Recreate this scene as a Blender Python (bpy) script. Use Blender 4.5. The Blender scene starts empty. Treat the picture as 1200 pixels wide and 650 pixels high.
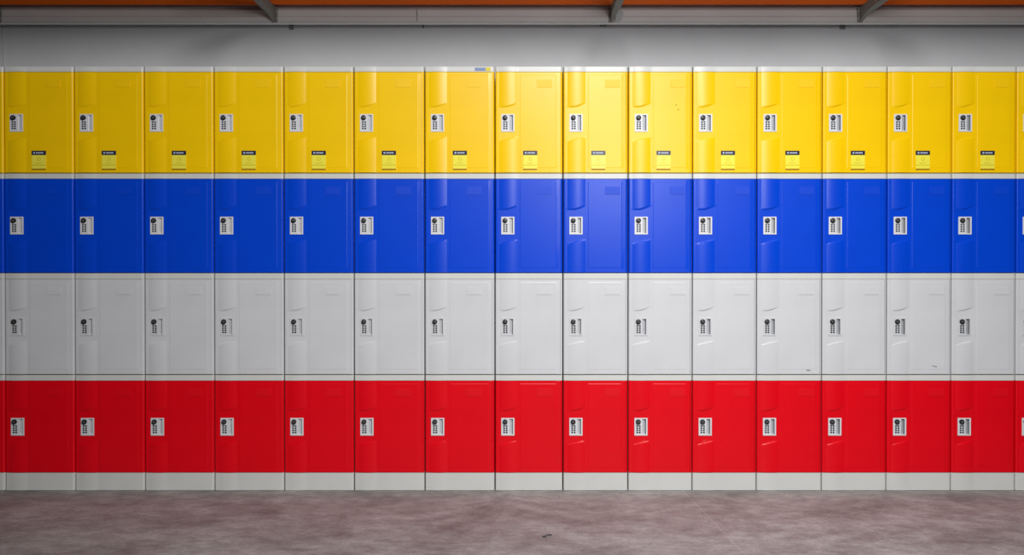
import bpy, bmesh, math, random
from mathutils import Vector
random.seed(4)
R = math.radians
C = bpy.context.scene.collection

# ------------------------------------------------------------------ camera model
F = 1000.0                 # focal length in pixels of the 1200x650 frame
D = 3.634                  # camera to locker fronts (fronts lie in the plane y = 0)
TH = R(0.4)                # slight downward pitch
CH = 0.9335                # camera height

def ray_z(v, y=0.0):
    """height seen at image row v on a wall plane at depth y"""
    k = (325.0 - v) / F
    return CH + (D + y) * (k * math.cos(TH) - math.sin(TH)) / (math.cos(TH) + k * math.sin(TH))

def ray_x(u, y=0.0, v=318.0):
    k = (325.0 - v) / F
    return (u - 600.0) / F * (D + y) / (math.cos(TH) + k * math.sin(TH))

# ------------------------------------------------------------------ materials
def new_mat(name):
    m = bpy.data.materials.new(name); m.use_nodes = True
    nt = m.node_tree
    return m, nt, nt.nodes['Principled BSDF']

def noise(nt, scale, detail=4, rough=.5, vec=None, stretch=None):
    tc = nt.nodes.new('ShaderNodeTexCoord')
    out = tc.outputs['Object']
    if stretch:
        mp = nt.nodes.new('ShaderNodeMapping'); mp.inputs['Scale'].default_value = stretch
        nt.links.new(out, mp.inputs['Vector']); out = mp.outputs['Vector']
    n = nt.nodes.new('ShaderNodeTexNoise')
    n.inputs['Scale'].default_value = scale
    n.inputs['Detail'].default_value = detail
    n.inputs['Roughness'].default_value = rough
    nt.links.new(out, n.inputs['Vector'])
    return n.outputs['Fac']

def ramp(nt, fac, stops):
    r = nt.nodes.new('ShaderNodeValToRGB')
    el = r.color_ramp.elements
    while len(el) < len(stops): el.new(.5)
    for e, (p, c) in zip(el, stops):
        e.position = p; e.color = (*c, 1)
    nt.links.new(fac, r.inputs['Fac'])
    return r.outputs['Color']

def bump(nt, b, fac, strength, dist=.002):
    n = nt.nodes.new('ShaderNodeBump')
    n.inputs['Strength'].default_value = strength
    n.inputs['Distance'].default_value = dist
    nt.links.new(fac, n.inputs['Height'])
    nt.links.new(n.outputs['Normal'], b.inputs['Normal'])

def plastic(name, col, rough=.31, spec=.27, vary=.03):
    m, nt, b = new_mat(name)
    f = noise(nt, 5.0, 3)
    lo = tuple(c * (1 - vary) for c in col); hi = tuple(min(1, c * (1 + vary)) for c in col)
    nt.links.new(ramp(nt, f, [(.35, lo), (.65, hi)]), b.inputs['Base Color'])
    b.inputs['Roughness'].default_value = rough
    b.inputs['Specular IOR Level'].default_value = spec
    bump(nt, b, noise(nt, 420, 2), .06, .0006)
    return m

M = {}
M['yellow'] = plastic('yellow_plastic', (.95, .585, .0008))
M['blue'] = plastic('blue_plastic', (.0, .056, .62))
M['white'] = plastic('white_plastic', (.63, .63, .645))
M['frame'] = plastic('off_white_plastic', (.64, .64, .61))
M['red'] = plastic('red_plastic', (.77, .0004, .008))
M['lock'] = plastic('lock_plastic', (.70, .70, .72), .35)
M['lock_dark'] = plastic('lock_recess_shade', (.33, .34, .36), .5)
M['black'] = plastic('black_plastic', (.012, .012, .014), .3)
M['button'] = plastic('button_plastic', (.03, .04, .05), .45)
M['knobmark'] = plastic('knob_cap', (.12, .12, .12), .4)
M['label_yellow'] = plastic('notice_paper', (.90, .80, .07), .3)
M['label_dark'] = plastic('notice_header', (.018, .022, .05), .3)
M['label_white'] = plastic('notice_print', (.5, .53, .66), .4)
M['label_brown'] = plastic('notice_hem', (.42, .22, .006), .5)
M['label_ochre'] = plastic('notice_fold', (.62, .44, .01), .5)
M['tag_blue'] = plastic('tag_blue', (.22, .28, .45), .5)
M['tag_yellow'] = plastic('tag_yellow', (.75, .6, .04), .5)
M['scuff'] = plastic('scuff', (.16, .16, .17), .7)
M['scuff_red'] = plastic('scuff_pale_red', (.85, .10, .03), .6)
M['scuff_yellow'] = plastic('scuff_brown', (.2, .12, .01), .7)

def wall_mat(name, lo, hi, rough=.8):
    m, nt, b = new_mat(name)
    f = noise(nt, 2.2, 6, .6)
    nt.links.new(ramp(nt, f, [(.3, lo), (.7, hi)]), b.inputs['Base Color'])
    b.inputs['Roughness'].default_value = rough
    bump(nt, b, noise(nt, 90, 4), .25, .002)
    return m
M['wall'] = wall_mat('painted_wall', (.55, .55, .565), (.61, .61, .625))
M['fascia'] = wall_mat('painted_fascia', (.72, .67, .655), (.82, .77, .755), .6)
M['strip'] = wall_mat('brown_grey_strip', (.52, .43, .40), (.60, .50, .47))
M['joint'] = wall_mat('dark_joint', (.30, .27, .26), (.36, .33, .32))
M['lip'] = wall_mat('lip_highlight', (.82, .82, .82), (.88, .88, .88))  # bright line of light on the fascia lip, put into its colour
M['seam'] = wall_mat('seam_filler', (.5, .5, .5), (.6, .6, .6))
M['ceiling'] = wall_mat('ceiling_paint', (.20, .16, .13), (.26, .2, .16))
M['orange'] = wall_mat('orange_paint', (.90, .13, .0), (.98, .16, .0), .7)
M['steel'] = wall_mat('dull_steel', (.20, .19, .165), (.30, .285, .25), .5)
M['darkhole'] = wall_mat('dark_patch', (.16, .16, .16), (.24, .24, .24))
M['litter'] = wall_mat('dark_litter', (.03, .025, .025), (.06, .05, .05))

def floor_mat():
    m, nt, b = new_mat('stained_concrete')
    a = noise(nt, 3.2, 10, .68, stretch=(.8, 1.2, 1))
    c1 = ramp(nt, a, [(.33, (.165, .153, .146)), (.5, (.285, .272, .262)), (.67, (.37, .36, .352))])
    s = noise(nt, 15.0, 10, .75, stretch=(.8, 1.1, 1))
    c2 = ramp(nt, s, [(.36, (.55, .55, .55)), (.62, (1.15, 1.13, 1.12))])
    mx = nt.nodes.new('ShaderNodeMix'); mx.data_type = 'RGBA'; mx.blend_type = 'MULTIPLY'
    mx.inputs[0].default_value = .85
    nt.links.new(c1, mx.inputs[6]); nt.links.new(c2, mx.inputs[7])
    g = noise(nt, 95, 6, .75)
    c3 = ramp(nt, g, [(.32, (.74, .745, .75)), (.68, (1.22, 1.215, 1.21))])
    m2 = nt.nodes.new('ShaderNodeMix'); m2.data_type = 'RGBA'; m2.blend_type = 'MULTIPLY'
    m2.inputs[0].default_value = .8
    nt.links.new(mx.outputs[2], m2.inputs[6]); nt.links.new(c3, m2.inputs[7])
    # a thin pale joint line runs out from the lockers over the slab
    tc = nt.nodes.new('ShaderNodeTexCoord')
    sp = nt.nodes.new('ShaderNodeSeparateXYZ'); nt.links.new(tc.outputs['Object'], sp.inputs[0])
    k = nt.nodes.new('ShaderNodeMath'); k.operation = 'MULTIPLY_ADD'   # x + .018*y
    k.inputs[1].default_value = LINE[0]; k.inputs[2].default_value = 0
    nt.links.new(sp.outputs['Y'], k.inputs[0])
    s1 = nt.nodes.new('ShaderNodeMath'); s1.operation = 'SUBTRACT'
    nt.links.new(sp.outputs['X'], s1.inputs[0]); nt.links.new(k.outputs[0], s1.inputs[1])
    s2 = nt.nodes.new('ShaderNodeMath'); s2.operation = 'SUBTRACT'; s2.inputs[1].default_value = LINE[1]
    nt.links.new(s1.outputs[0], s2.inputs[0])
    s3 = nt.nodes.new('ShaderNodeMath'); s3.operation = 'ABSOLUTE'; nt.links.new(s2.outputs[0], s3.inputs[0])
    s4 = nt.nodes.new('ShaderNodeMath'); s4.operation = 'LESS_THAN'; s4.inputs[1].default_value = .0018
    nt.links.new(s3.outputs[0], s4.inputs[0])
    s5 = nt.nodes.new('ShaderNodeMath'); s5.operation = 'MULTIPLY'; s5.inputs[1].default_value = .28
    nt.links.new(s4.outputs[0], s5.inputs[0])
    m3 = nt.nodes.new('ShaderNodeMix'); m3.data_type = 'RGBA'
    nt.links.new(s5.outputs[0], m3.inputs[0]); nt.links.new(m2.outputs[2], m3.inputs[6])
    m3.inputs[7].default_value = (.5, .45, .44, 1)
    nt.links.new(m3.outputs[2], b.inputs['Base Color'])
    rr = nt.nodes.new('ShaderNodeMapRange')
    rr.inputs[3].default_value = .42; rr.inputs[4].default_value = .62
    nt.links.new(s, rr.inputs[0]); nt.links.new(rr.outputs[0], b.inputs['Roughness'])
    bump(nt, b, s, .2, .003)
    return m

def floor_pt(u, v):
    k = (325.0 - v) / F
    zr = (k * math.cos(TH) - math.sin(TH)) / (math.cos(TH) + k * math.sin(TH))
    t = -CH / zr
    return Vector(((u - 600.0) / F * t / (math.cos(TH) + k * math.sin(TH)), t - D, 0))
_a, _b = floor_pt(803, 578), floor_pt(873, 649)
LINE = ((_b.x - _a.x) / (_b.y - _a.y), _a.x - (_b.x - _a.x) / (_b.y - _a.y) * _a.y)
M['floor'] = floor_mat()

# ------------------------------------------------------------------ object helpers
def empty(name, loc):
    o = bpy.data.objects.new(name, None); C.objects.link(o)
    o.location = loc; o.empty_display_size = .05
    return o

def obj(name, bm, mats, parent=None, sharp=11, loc=(0, 0, 0)):
    me = bpy.data.meshes.new(name)
    bmesh.ops.recalc_face_normals(bm, faces=bm.faces)
    bm.to_mesh(me); bm.free()
    for m in (mats if isinstance(mats, (list, tuple)) else [mats]):
        me.materials.append(M[m])
    me.polygons.foreach_set('use_smooth', [True] * len(me.polygons))
    me.set_sharp_from_angle(angle=R(sharp))
    o = bpy.data.objects.new(name, me); C.objects.link(o)
    o.location = loc
    if parent: o.parent = parent
    return o

def add_box(bm, x0, x1, y0, y1, z0, z1, mi=0, bev=0):
    r = bmesh.ops.create_cube(bm, size=1)
    vs = r['verts']
    for v in vs:
        v.co = Vector((x0 if v.co.x < 0 else x1, y0 if v.co.y < 0 else y1, z0 if v.co.z < 0 else z1))
    fs = list({f for v in vs for f in v.link_faces})
    for f in fs: f.material_index = mi
    if bev:
        es = list({e for v in vs for e in v.link_edges})
        res = bmesh.ops.bevel(bm, geom=es, offset=bev, segments=2, affect='EDGES', profile=.6)
        for f in res['faces']: f.material_index = mi
    return fs

def add_cyl(bm, cx, cz, y0, y1, r, seg=24, bev=0, mi=0):
    """disc axis along y, from y0 (front, nearer the camera) back to y1"""
    rings = [(r - bev, y0), (r - bev * .3, y0 + bev * .3), (r, y0 + bev), (r, y1)] if bev else [(r, y0), (r, y1)]
    vr = []
    for rr, yy in rings:
        vr.append([bm.verts.new((cx + rr * math.cos(2 * math.pi * i / seg), yy, cz + rr * math.sin(2 * math.pi * i / seg))) for i in range(seg)])
    f = [bm.faces.new(vr[0]), bm.faces.new(list(reversed(vr[-1])))]
    for a, b in zip(vr[:-1], vr[1:]):
        for i in range(seg):
            j = (i + 1) % seg
            f.append(bm.faces.new((a[i], a[j], b[j], b[i])))
    for q in f: q.material_index = mi

def prism_yz(bm, pts, x0, x1, mi=0):
    a = [bm.verts.new((x0, y, z)) for y, z in pts]
    b = [bm.verts.new((x1, y, z)) for y, z in pts]
    fs = [bm.faces.new(a), bm.faces.new(list(reversed(b)))]
    n = len(pts)
    for i in range(n):
        j = (i + 1) % n
        fs.append(bm.faces.new((a[j], a[i], b[i], b[j])))
    for f in fs: f.material_index = mi

def tag(o, label=None, cat=None, group=None, kind=None):
    if label: o['label'] = label
    if cat: o['category'] = cat
    if group: o['group'] = group
    if kind: o['kind'] = kind
    return o

# ------------------------------------------------------------------ locker front profile (plan view)
XB0, XB1 = .016, .093          # the ribbed swelling on the lock side
HALF = R(12)
RAD = (XB1 - XB0) / 2 / math.sin(HALF)
RL, RR_ = .006, .009           # rounded vertical edges
STRIP = .0085                  # hinge strip on the right

def swell(x):
    if x <= XB0 or x >= XB1: return 0.0
    c = (XB0 + XB1) / 2
    return math.sqrt(RAD * RAD - (x - c) ** 2) - RAD * math.cos(HALF)

def corner(x, w):
    y = 0.0
    if x < RL: y += RL - math.sqrt(max(0, RL * RL - (RL - x) ** 2))
    if x > w - RR_: y += RR_ - math.sqrt(max(0, RR_ * RR_ - (x - (w - RR_)) ** 2))
    return y

def xs_for(w, x0=0.0, x1=None, extra=()):
    x1 = w if x1 is None else x1
    s = set()
    for i in range(11):
        t = i / 10 * math.pi / 2
        s.add(RL - RL * math.cos(t)); s.add(w - RR_ + RR_ * math.sin(t))
    for i in range(21): s.add(XB0 + (XB1 - XB0) * i / 20)
    for x in (.104, .106, .14, w - .060, w - .028, w - .026): s.add(x)
    for e in extra: s.add(e)
    s = sorted(x for x in s if x0 + 2e-4 < x < x1 - 2e-4)
    return [x0] + s + [x1]

def sstep(a, b, t):
    k = min(1, max(0, (t - a) / (b - a)))
    return k * k * (3 - 2 * k)

LX0, LW, LH = .0250, .0560, .0750      # lock plate: left offset, width, height

def rail_mesh(bm, w, z0, z1):
    """full-width moulded cross rail with the rounded edges and the swelling"""
    xs = xs_for(w)
    fr, bk = [], []
    for x in xs:
        y = corner(x, w) - swell(x) * .8
        fr.append((bm.verts.new((x, y, z0)), bm.verts.new((x, y, z1))))
    back0 = (bm.verts.new((0, .03, z0)), bm.verts.new((0, .03, z1)))
    back1 = (bm.verts.new((w, .03, z0)), bm.verts.new((w, .03, z1)))
    for a, b in zip(fr[:-1], fr[1:]): bm.faces.new((a[0], b[0], b[1], a[1]))
    bm.faces.new((fr[-1][0], back1[0], back1[1], fr[-1][1]))
    bm.faces.new((back0[0], fr[0][0], fr[0][1], back0[1]))
    bm.faces.new((back1[0], back0[0], back0[1], back1[1]))
    bm.faces.new([f[0] for f in reversed(fr)] + [back0[0], back1[0]])
    bm.faces.new([f[1] for f in fr] + [back1[1], back0[1]])

PX = D / F    # metres per pixel on the locker fronts

def door_mesh(w, z0, z1, zl):
    bm = bmesh.new()
    x1 = w - STRIP - .0008
    ins = .004
    lx = (LX0 + ins, LX0 + LW - ins); lz = (zl - LH / 2 + ins, zl + LH / 2 - ins)
    xs = xs_for(w, 0.0, x1, lx)
    zs = {z0, z1, lz[0], lz[1], z0 + .001, z1 - .001, z0 + .020, z0 + .022, z1 - .014, z1 - .012}
    for i in range(17):
        zs.add(zl + (.060 + i * .0026)); zs.add(zl - (.050 + i * .0022))
    zs = sorted(zs); keep = [zs[0]]
    for z in zs[1:]:
        if z - keep[-1] > 4e-4 or z == z1: keep.append(z)
    zs = keep
    def Y(x, z):
        t = (x - XB0) / (XB1 - XB0)
        up = zl + .068 + .026 * max(0, t - .25) ** 1.6
        dn = zl - .080 + .020 * min(1, max(0, t)) ** .7
        m = max(sstep(up - .003, up + .004, z), 1 - sstep(dn - .003, dn + .002, z))
        y = corner(x, w) - swell(x) * m
        p = sstep(.104, .106, x) * (1 - sstep(w - .028, w - .026, x)) * sstep(z0 + .020, z0 + .022, z) * (1 - sstep(z1 - .014, z1 - .012, z))
        y -= .0006 * p
        if z in (z0, z1) or x == x1: y += .0009
        return y
    g = [[bm.verts.new((x, Y(x, z), z)) for x in xs] for z in zs]
    for r in range(len(zs) - 1):
        zc = (zs[r] + zs[r + 1]) / 2
        for c in range(len(xs) - 1):
            xc = (xs[c] + xs[c + 1]) / 2
            if lx[0] < xc < lx[1] and lz[0] < zc < lz[1]: continue
            bm.faces.new((g[r][c], g[r][c + 1], g[r + 1][c + 1], g[r + 1][c]))
    es = [e for e in bm.edges if e.is_boundary]
    r = bmesh.ops.extrude_edge_only(bm, edges=es)
    for v in [v for v in r['geom'] if isinstance(v, bmesh.types.BMVert)]: v.co.y = .0122
    return bm

def lock_mesh():
    """plate with a sunk finger pull; origin at plate's lower left, door plane y=0"""
    bm = bmesh.new()
    yf = -.0026
    X = [0, .0330, .0495, LW]; Z = [0, .0045, LH - .0045, LH]
    g = [[bm.verts.new((x, yf, z)) for x in X] for z in Z]
    for r in range(3):
        for c in range(3):
            if r == 1 and c == 1: continue
            bm.faces.new((g[r][c], g[r][c + 1], g[r + 1][c + 1], g[r + 1][c]))
    # outer skirt
    es = [e for e in bm.edges if e.is_boundary and not (
        all(X[1] - 1e-6 <= v.co.x <= X[2] + 1e-6 and Z[1] - 1e-6 <= v.co.z <= Z[2] + 1e-6 for v in e.verts))]
    r = bmesh.ops.extrude_edge_only(bm, edges=es)
    for v in [v for v in r['geom'] if isinstance(v, bmesh.types.BMVert)]:
        v.co.y = .0008
    # sunk pull: sloping floor, deep at the right
    a = [bm.verts.new((X[1], yf + .0045, Z[1])), bm.verts.new((X[1], yf + .0045, Z[2])),
         bm.verts.new((X[2] - .005, .0085, Z[2])), bm.verts.new((X[2] - .005, .0085, Z[1])),
         bm.verts.new((X[2], .0105, Z[2])), bm.verts.new((X[2], .0105, Z[1]))]
    fs = [bm.faces.new((a[0], a[3], a[2], a[1])), bm.faces.new((a[3], a[5], a[4], a[2])),
          bm.faces.new((g[1][1], a[0], a[1], g[2][1])), bm.faces.new((g[1][2], g[2][2], a[4], a[5])),
          bm.faces.new((g[1][1], g[1][2], a[5], a[3], a[0])), bm.faces.new((g[2][1], a[1], a[2], a[4], g[2][2]))]
    fs[1].material_index = 1; fs[3].material_index = 1; fs[0].material_index = 0  # deep end of the pull is coloured darker to give its depth shade
    # ribs inside the pull
    for i in range(3):
        x = X[1] + .003 + i * .003
        t = (x - X[1]) / (X[2] - .005 - X[1])
        y = yf + .0045 + t * (.0085 - yf - .0045)
        add_box(bm, x, x + .0009, y - .0009, y + .001, Z[1] + .003, Z[2] - .003, 1)
    return bm

def knob_mesh():
    bm = bmesh.new()
    cx, cz = .0160, LH - .0160
    add_cyl(bm, cx, cz, -.0110, -.0020, .0104, 28, .002, 0)
    add_cyl(bm, cx, cz, -.0118, -.0105, .0055, 20, .0006, 1)
    add_box(bm, cx - .0012, cx + .0012, -.0128, -.0112, cz - .005, cz + .005, 0)
    return bm

def keypad_mesh():
    bm = bmesh.new()
    for i in range(4):
        for j in range(2):
            x = .0085 + j * .0105; z = LH - .0340 - i * .0092
            add_box(bm, x - .0001, x + .0072, -.0040, -.0020, z - .0032, z + .0032, 0, .0007)
    return bm

def mesh_of(name, bm, mats, sharp=30):
    o = obj(name, bm, mats, sharp=sharp); me = o.data
    bpy.data.objects.remove(o); return me
ME_LOCK = mesh_of('lock', lock_mesh(), ['lock', 'lock_dark'])
ME_LOCKW = ME_LOCK.copy(); ME_LOCKW.materials[0] = M['white']
ME_KNOB = mesh_of('knob', knob_mesh(), ['black', 'knobmark'])
ME_KEYS = mesh_of('keypad', keypad_mesh(), ['button'])

def link(name, me, parent, loc):
    o = bpy.data.objects.new(name, me); C.objects.link(o); o.parent = parent; o.location = loc
    return o

def sticker_mesh():
    bm = bmesh.new()
    w, h = .0590, .0800
    add_box(bm, 0, w, -.0012, .0012, .0045, h, 0)                       # pale pocket
    add_box(bm, -.0004, w + .0004, -.0018, .0010, h - .0178, h + .0004, 1)  # dark header
    add_box(bm, .0, w, -.0020, .0005, .0190, .0208, 4)                 # fold line
    add_box(bm, .0, w, -.0022, .0010, .0, .0045, 3)                    # hem
    # worn, unreadable white print
    add_cyl(bm, .0105, h - .0087, -.0022, -.0015, .0042, 14, 0, 2)
    for x0, x1 in ((.0185, .0228), (.0240, .0282), (.0294, .0325), (.0337, .0382), (.0394, .0432), (.0444, .0492)):
        add_box(bm, x0, x1, -.0022, -.0015, h - .0118, h - .0056, 2)
    # faint pictogram on the body
    add_cyl(bm, .030, .046, -.0015, -.0009, .0075, 18, 0, 4)
    add_cyl(bm, .030, .046, -.0018, -.0010, .0055, 18, 0, 0)
    for i in range(2):
        add_box(bm, .014, .045 - i * .006, -.0015, -.0009, .0300 - i * .0045, .0310 - i * .0045, 4)
    return bm
ME_STICK = mesh_of('notice_sticker', sticker_mesh(), ['label_yellow', 'label_dark', 'label_white', 'label_brown', 'label_ochre'])

def number_plate_mesh():
    bm = bmesh.new()
    w, h = .0650, .0340
    add_box(bm, 0, w, -.0008, .0006, 0, h)
    add_box(bm, .003, w - .003, -.0016, -.0001, .003, h - .003)
    return bm
for k in ('yellow', 'blue', 'white', 'red'):
    M[k + '_matt'] = M[k].copy()
    M[k + '_matt'].node_tree.nodes['Principled BSDF'].inputs['Roughness'].default_value = .42
ME_NUM = {k: mesh_of('number_plate', number_plate_mesh(), [k + '_matt'], 5) for k in ('yellow', 'blue', 'white', 'red')}

# ------------------------------------------------------------------ the lockers
EDGES = [-77.5, 5, 87, 169, 250.7, 332.6, 414.7, 497.7, 580, 659.8, 736.3, 811.6, 887, 963.6, 1039.6, 1115.4, 1190.8, 1266]
EX = [ray_x(u) for u in EDGES]
# colour, module top row, door top row, door bottom row, module bottom row, lock centre row
ROWS = [('yellow', 78.0, 84.4, 202.6, 203.3, 144.0),
        ('blue', 203.3, 209.6, 319.6, 320.0, 264.2),
        ('white', 320.0, 327.1, 438.6, 439.2, 382.6),
        ('red', 439.2, 446.0, 553.6, 574.6, 499.7)]
ORD = ['first', 'second', 'third', 'fourth', 'fifth', 'sixth', 'seventh', 'eighth']
ROWTXT = {'yellow': 'top row', 'blue': 'second row', 'white': 'third row', 'red': 'bottom row'}
DESC = {'yellow': 'yellow locker with notice sticker', 'blue': 'glossy blue locker with pale lock plate',
        'white': 'white locker with black lock knob', 'red': 'red locker with white plinth'}

def locker_label(color, k):
    if k == -1: return f'{color} locker in the {ROWTXT[color]}, mostly cut off by the left photo edge'
    if k == 15: return f'{color} locker in the {ROWTXT[color]}, mostly cut off by the right photo edge'
    if color == 'yellow' and k == 6:
        return 'yellow locker with small blue and yellow tag on its top rail, seventh full column'
    where = f'{ORD[k]} full column from the left' if k <= 7 else f'{ORD[14 - k]} full column from the right'
    if color == 'yellow' and k == 9:
        return 'yellow locker with two tiny dark dots on its door, sixth full column from right'
    if color == 'white' and k in (11, 13):
        where = where.replace(' from the right', ' from right')
        return f'white locker with scuff tick low on its door, {where}'
    return f'{DESC[color]}, {ROWTXT[color]}, {where}'

for ci in range(17):
    k = ci - 1
    gap = .0042 if ci < 10 else .0026
    xl, xr = EX[ci] + gap / 2, EX[ci + 1] - gap / 2
    w = xr - xl
    for color, vt, vdt, vdb, vb, vl in ROWS:
        zt, zdt, zdb, zb, zl = (ray_z(v) for v in (vt, vdt, vdb, vb, vl))
        if color == 'red': zb = 0.0
        o = empty('locker', (xl, 0, zb))
        tag(o, locker_label(color, k), 'locker', f'{color} lockers in the {ROWTXT[color]}')
        H = zt - zb - .0003
        dt, db, zc = zdt - zb, zdb - zb, zl - zb
        # body: carcass box plus moulded top rail
        bm = bmesh.new()
        add_box(bm, .0012, w - .0012, .0135, .470, (0 if color != 'red' else db + .0012), H)
        rail_mesh(bm, w, dt + .0014, H)
        body = obj('body', bm, 'frame', o)
        if color == 'red':
            bm = bmesh.new(); rail_mesh(bm, w, .0012, db - .0006)
            add_box(bm, .0012, w - .0012, .0305, .470, 0, db)
            obj('plinth', bm, 'frame', o)
        lo = db + .0012
        d = obj('door', door_mesh(w, lo, dt, zc), color, o)
        bm = bmesh.new()                      # rounded hinge strip beside the door
        xs = xs_for(w, w - STRIP, w)
        fr = [(bm.verts.new((x, corner(x, w), lo - .0004)), bm.verts.new((x, corner(x, w), dt + .0008))) for x in xs]
        for a, b in zip(fr[:-1], fr[1:]): bm.faces.new((a[0], b[0], b[1], a[1]))
        b0 = (bm.verts.new((w - STRIP, .0132, lo - .0004)), bm.verts.new((w - STRIP, .0132, dt + .0008)))
        b1 = (bm.verts.new((w, .0132, lo - .0004)), bm.verts.new((w, .0132, dt + .0008)))
        bm.faces.new((fr[-1][0], b1[0], b1[1], fr[-1][1])); bm.faces.new((b0[0], fr[0][0], fr[0][1], b0[1]))
        bm.faces.new((b1[0], b0[0], b0[1], b1[1]))
        bm.faces.new([f[0] for f in reversed(fr)] + [b0[0], b1[0]]); bm.faces.new([f[1] for f in fr] + [b1[1], b0[1]])
        obj('hinge_strip', bm, color, o)
        lk = link('lock', ME_LOCKW if color == 'white' else ME_LOCK, o, (LX0, 0, zc - LH / 2))
        link('knob', ME_KNOB, lk, (0, 0, 0)); link('keypad', ME_KEYS, lk, (0, 0, 0))
        link('number_plate', ME_NUM[color], d, (.176, -.0009, dt - 9 * PX - .034))
        if color == 'yellow':
            s = link('notice_sticker', ME_STICK, d, (.1185, -.0014, ray_z(198.8) - zb))
            s['label'] = 'yellow notice sticker with dark header'
        # marks the photo shows on single doors
        def mark(u, v, du, dv, mat, name='scuff_mark', rot=0):
            bm = bmesh.new(); add_box(bm, -du * PX / 2, du * PX / 2, -.0006, .0006, -dv * PX / 2, dv * PX / 2, 0, .0003)
            m = obj(name, bm, mat, d, loc=(ray_x(u) - xl, -.0013, ray_z(v) - zb)); m.rotation_euler.y = rot
        if color == 'yellow' and k == 9:
            mark(792, 123, 1.1, 1.1, 'scuff_yellow'); mark(794.5, 128.3, 1.1, 1.3, 'scuff_yellow')
        if color == 'red' and k == 9: mark(754, 516.5, 4, .6, 'scuff_red', rot=-.4)
        if color == 'red' and k == 10: mark(826, 516, 5, .6, 'scuff_red', rot=-.4)
        if color == 'white' and k == 11: mark(947.5, 433.5, 4.5, .8, 'scuff', rot=.08)
        if color == 'white' and k == 13: mark(1095.5, 429, 5.5, .7, 'scuff', rot=.2)
        if color == 'yellow' and k == 6:
            bm = bmesh.new()
            a, b_, c_ = (ray_x(u) - xl for u in (556.5, 569.3, 575))
            z0, z1 = ray_z(83) - zb, ray_z(79.3) - zb
            add_box(bm, a, b_, -.0012, .0005, z0, z1, 0); add_box(bm, b_, c_, -.0012, .0005, z0 - .001, z1 + .001, 1)
            t = obj('name_tag', bm, ['tag_blue', 'tag_yellow'], body); t['label'] = 'small blue and yellow tag'

# ------------------------------------------------------------------ setting
YW, YF, YB = .60, .52, .47        # wall, fascia front, orange beam front
zc_ = ray_z(4.6, YB) + .055
def struct(name, bm, m):
    return tag(obj(name, bm, m), kind='structure')
bm = bmesh.new(); add_box(bm, -6, 6, -7, 1.0, -.12, 0); struct('floor', bm, 'floor')
bm = bmesh.new(); add_box(bm, -6, 6, YW, YW + .12, -.02, zc_ + .02); struct('wall_back', bm, 'wall')
bm = bmesh.new()
fz0, fz1 = ray_z(28.0, YF), ray_z(11.3, YF)
zm = ray_z(25.8, YF)
zt_ = fz1 - .004
prism_yz(bm, [(YF + .014, fz0), (YF, fz0), (YF, zm), (YF + .002, zm + .002), (YF + .002, ray_z(19.5, YF)), (YF + .006, ray_z(18.5, YF)),
              (YF + .006, fz1), (YW + .02, fz1), (YW + .02, zt_), (YF + .014, zt_)], -6, 6)
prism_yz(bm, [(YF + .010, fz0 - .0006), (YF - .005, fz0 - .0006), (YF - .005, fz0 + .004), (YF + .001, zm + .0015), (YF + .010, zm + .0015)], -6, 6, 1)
add_box(bm, -6, 6, YF + .022, YW + .01, fz1 - .002, zc_ - .001, 2)
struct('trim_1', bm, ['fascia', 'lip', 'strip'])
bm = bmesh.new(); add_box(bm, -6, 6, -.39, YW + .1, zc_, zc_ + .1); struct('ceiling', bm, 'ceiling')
# vertical panel joint at the far left of the wall
bm = bmesh.new(); x = ray_x(5.6, YW); add_box(bm, x - .0025, x + .0025, YW - .004, YW + .01, 1.2, fz0 + .05); struct('trim_2', bm, 'seam')
bm = bmesh.new(); x = ray_x(489, YF); add_box(bm, x - .0018, x + .0018, YF - .0012, YF + .01, zm + .004, fz1 - .001); struct('trim_3', bm, 'joint')

# orange beam resting on the bracket arms (open channel section)
bz0 = ray_z(4.6, YB)
bm = bmesh.new()
prism_yz(bm, [(YB, bz0), (YB, zc_ - .002), (YB + .03, zc_ - .002), (YB + .03, zc_ - .014), (YB + .012, zc_ - .014), (YB + .012, bz0 + .010),
              (YB + .016, bz0 + .010), (YB + .016, bz0)], -5.9, 5.9)
tag(obj('steel_beam', bm, 'orange'), 'orange painted steel beam running under the ceiling along the back wall', 'beam')

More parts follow.
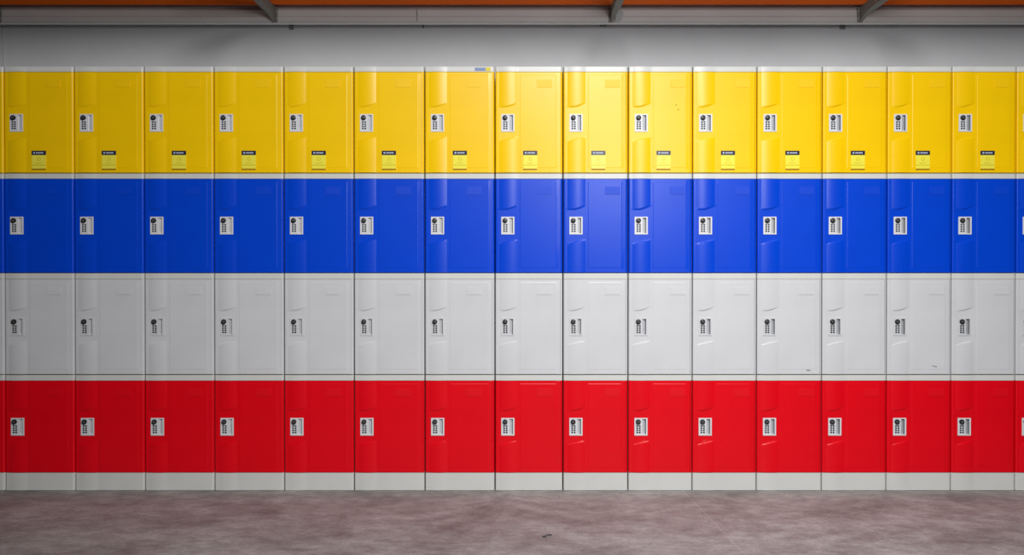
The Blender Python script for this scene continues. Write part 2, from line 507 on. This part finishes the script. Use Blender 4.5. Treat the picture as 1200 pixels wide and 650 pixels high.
def bracket(u, side, label, reach=.80):
    """side=+1: flange to the right of the web"""
    x = ray_x(u, YF, 20)
    top = bz0 - .001
    zb_ = ray_z(19.0, YF); zf = ray_z(27.0, YF)
    o = empty('ceiling_bracket', (x, YF, zf)); tag(o, label, 'bracket', 'steel brackets under the ceiling')
    ox, oy, oz = x, YF, zf
    th = .006
    pts = [(YF - .007, top), (YF - .007, zf)]
    for i in range(1, 9):
        t = i / 8
        pts.append((YF - .007 - .12 * t, zf + (zb_ - zf) * (1 - (1 - t) ** 2.2)))
    pts += [(YF - reach, zb_), (YF - reach, top)]
    bm = bmesh.new()
    prism_yz(bm, [(a - oy, b - oz) for a, b in pts], -th / 2, th / 2)
    obj('web', bm, 'steel', o, sharp=20)
    bm = bmesh.new()      # bottom flange following the haunch curve
    lo = pts[1:-1]
    sg = 1 if side > 0 else -1
    lv = []
    for n_, (a, b) in enumerate(lo):
        wd = .003 + .025 * min(1, n_ / 8) ** .8
        lv.append([bm.verts.new((sg * p, a - oy, b - oz + q)) for p, q in ((th / 2, 0), (th / 2 + wd, 0), (th / 2 + wd, .005), (th / 2, .005))])
    for p, q in zip(lv[:-1], lv[1:]):
        for m in range(4): bm.faces.new((p[m], p[(m + 1) % 4], q[(m + 1) % 4], q[m]))
    bm.faces.new(lv[0]); bm.faces.new(list(reversed(lv[-1])))
    obj('flange', bm, 'steel', o, sharp=20)
    bm = bmesh.new()      # wall plate
    add_box(bm, -.012, .012, -.0068, 0.000, 0, top - oz, 0, .001)
    pl = obj('wall_plate', bm, 'steel', o, sharp=20)
    for q in (.25, .72):
        bm = bmesh.new(); add_cyl(bm, side * -.008, (top - oz) * q, -.0105, -.0066, .0034, 6)
        obj('bolt', bm, 'seam', pl, sharp=20)
    return o
bracket(1007.5, 1, 'dull steel bracket under the orange beam at the right, above yellow lockers')
bracket(716, 1, 'dark steel bracket under the orange beam near the middle of the wall')
bracket(322.5, -1, 'steel bracket under the orange beam, left of the middle, above fourth yellow locker')
bracket(-1, -1, 'steel bracket foot cut off by the left photo edge, below orange beam')

# dark stubs left on the wall under the brackets
def stub(u, v, pu, pv, label, tri=False):
    x, z = ray_x(u, YW, v), ray_z(v, YW)
    s = (D + YW) / F
    bm = bmesh.new()
    a, b = pu * s / 2, pv * s / 2
    if tri:
        vs = [(-a, b), (a, b), (a * .3, -b), (-a * .5, -b)]
    else:
        vs = [(-a, b), (a, b), (a * .9, -b), (-a * .9, -b)]
    f = [bm.verts.new((p, -.006, q)) for p, q in vs]; g = [bm.verts.new((p * 1.05, 0.0, q * 1.05)) for p, q in vs]
    bm.faces.new(f); bm.faces.new(list(reversed(g)))
    for i in range(4): bm.faces.new((f[i], g[i], g[(i + 1) % 4], f[(i + 1) % 4]))
    o = obj('wall_anchor', bm, 'darkhole', loc=(x, YW, z))
    tag(o, label, 'wall anchor', 'dark anchors on the wall')
stub(341.5, 31.5, 5, 6.5, 'small dark square anchor on the wall right of the left bracket')
stub(707, 30, 8, 2, 'thin dark anchor strip on the wall below the middle bracket')
stub(987, 31.5, 6.5, 6, 'small dark wedge anchor on the wall left of the right bracket')

stub(496, 30, 1.6, 6, 'thin upright dark anchor on the wall between the left and middle brackets')

# pale curved sleeve with a dark rim beside the middle bracket
x, z = ray_x(726, YF, 20), ray_z(27, YF)
bm = bmesh.new()
pr = [(-.022, .002), (0, .006), (.012, .022), (.018, .045), (.010, .062), (-.012, .062), (-.022, .04)]
f = [bm.verts.new((p, -.012, q)) for p, q in pr]; g = [bm.verts.new((p, 0, q)) for p, q in pr]
bm.faces.new(f); bm.faces.new(list(reversed(g)))
for i in range(7): bm.faces.new((f[i], g[i], g[(i + 1) % 7], f[(i + 1) % 7]))
tag(obj('gusset_plate', bm, 'seam', loc=(x, YF, z)), 'pale curved gusset plate on the ledge beside the middle bracket', 'plate')

# crumbs of dark litter on the concrete
for (u, v, a, b, lab) in ((638, 628.8, .008, .004, 'tiny dark crumb on the concrete floor, left of the pair'),
                          (643.5, 627, .012, .0025, 'tiny dark flake on the concrete floor, right of the pair')):
    p = floor_pt(u, v); bm = bmesh.new()
    bmesh.ops.create_icosphere(bm, subdivisions=2, radius=1)
    for q in bm.verts:
        q.co = Vector((q.co.x * a, q.co.y * b * 2, max(0, q.co.z * .003 + .001) * (1 + .3 * math.sin(q.co.x * 5))))
    tag(obj('litter_crumb', bm, 'litter', loc=p, sharp=60), lab, 'litter', 'dark litter on the floor')

# ------------------------------------------------------------------ light
def area(name, loc, target, sx, sy, power, col=(1, 1, 1), spread=180):
    l = bpy.data.lights.new(name, 'AREA'); l.shape = 'RECTANGLE'; l.size = sx; l.size_y = sy
    l.energy = power; l.color = col; l.spread = R(spread)
    o = bpy.data.objects.new(name, l); C.objects.link(o); o.location = loc
    o.rotation_euler = (Vector(target) - Vector(loc)).to_track_quat('-Z', 'Y').to_euler()
    return o
area('lamp_high', (.60, -3.7, 3.05), (.47, 0, .75), 1.0, .6, 77, (1, .99, .985), 140)
area('front_light', (.92, -3.7, 1.9), (.6, 0, .8), .7, .9, 24, (.97, .98, 1), 140)  # unseen light in front, added to even the rows and haze the doors
area('floor_fill', (.85, -1.45, 2.9), (.85, -.95, 0), 1.2, .5, 9, (.95, .98, 1), 95)  # unseen fill, added to light the floor and the locker tops
w = bpy.data.worlds.new('world'); bpy.context.scene.world = w; w.use_nodes = True
w.node_tree.nodes['Background'].inputs[0].default_value = (.85, .9, 1, 1)
w.node_tree.nodes['Background'].inputs[1].default_value = .03

# ------------------------------------------------------------------ camera
cd = bpy.data.cameras.new('camera'); cd.sensor_width = 36; cd.lens = 36 * F / 1200
cd.clip_start = .01
co = bpy.data.objects.new('camera', cd); C.objects.link(co)
co.location = (0, -D, CH); co.rotation_euler = (R(90) - TH, 0, 0)
sc = bpy.context.scene; sc.camera = co
sc.view_settings.view_transform = 'Standard'; sc.view_settings.look = 'None'
sc.view_settings.gamma = 1; sc.view_settings.exposure = 0
sc.view_settings.use_curve_mapping = False
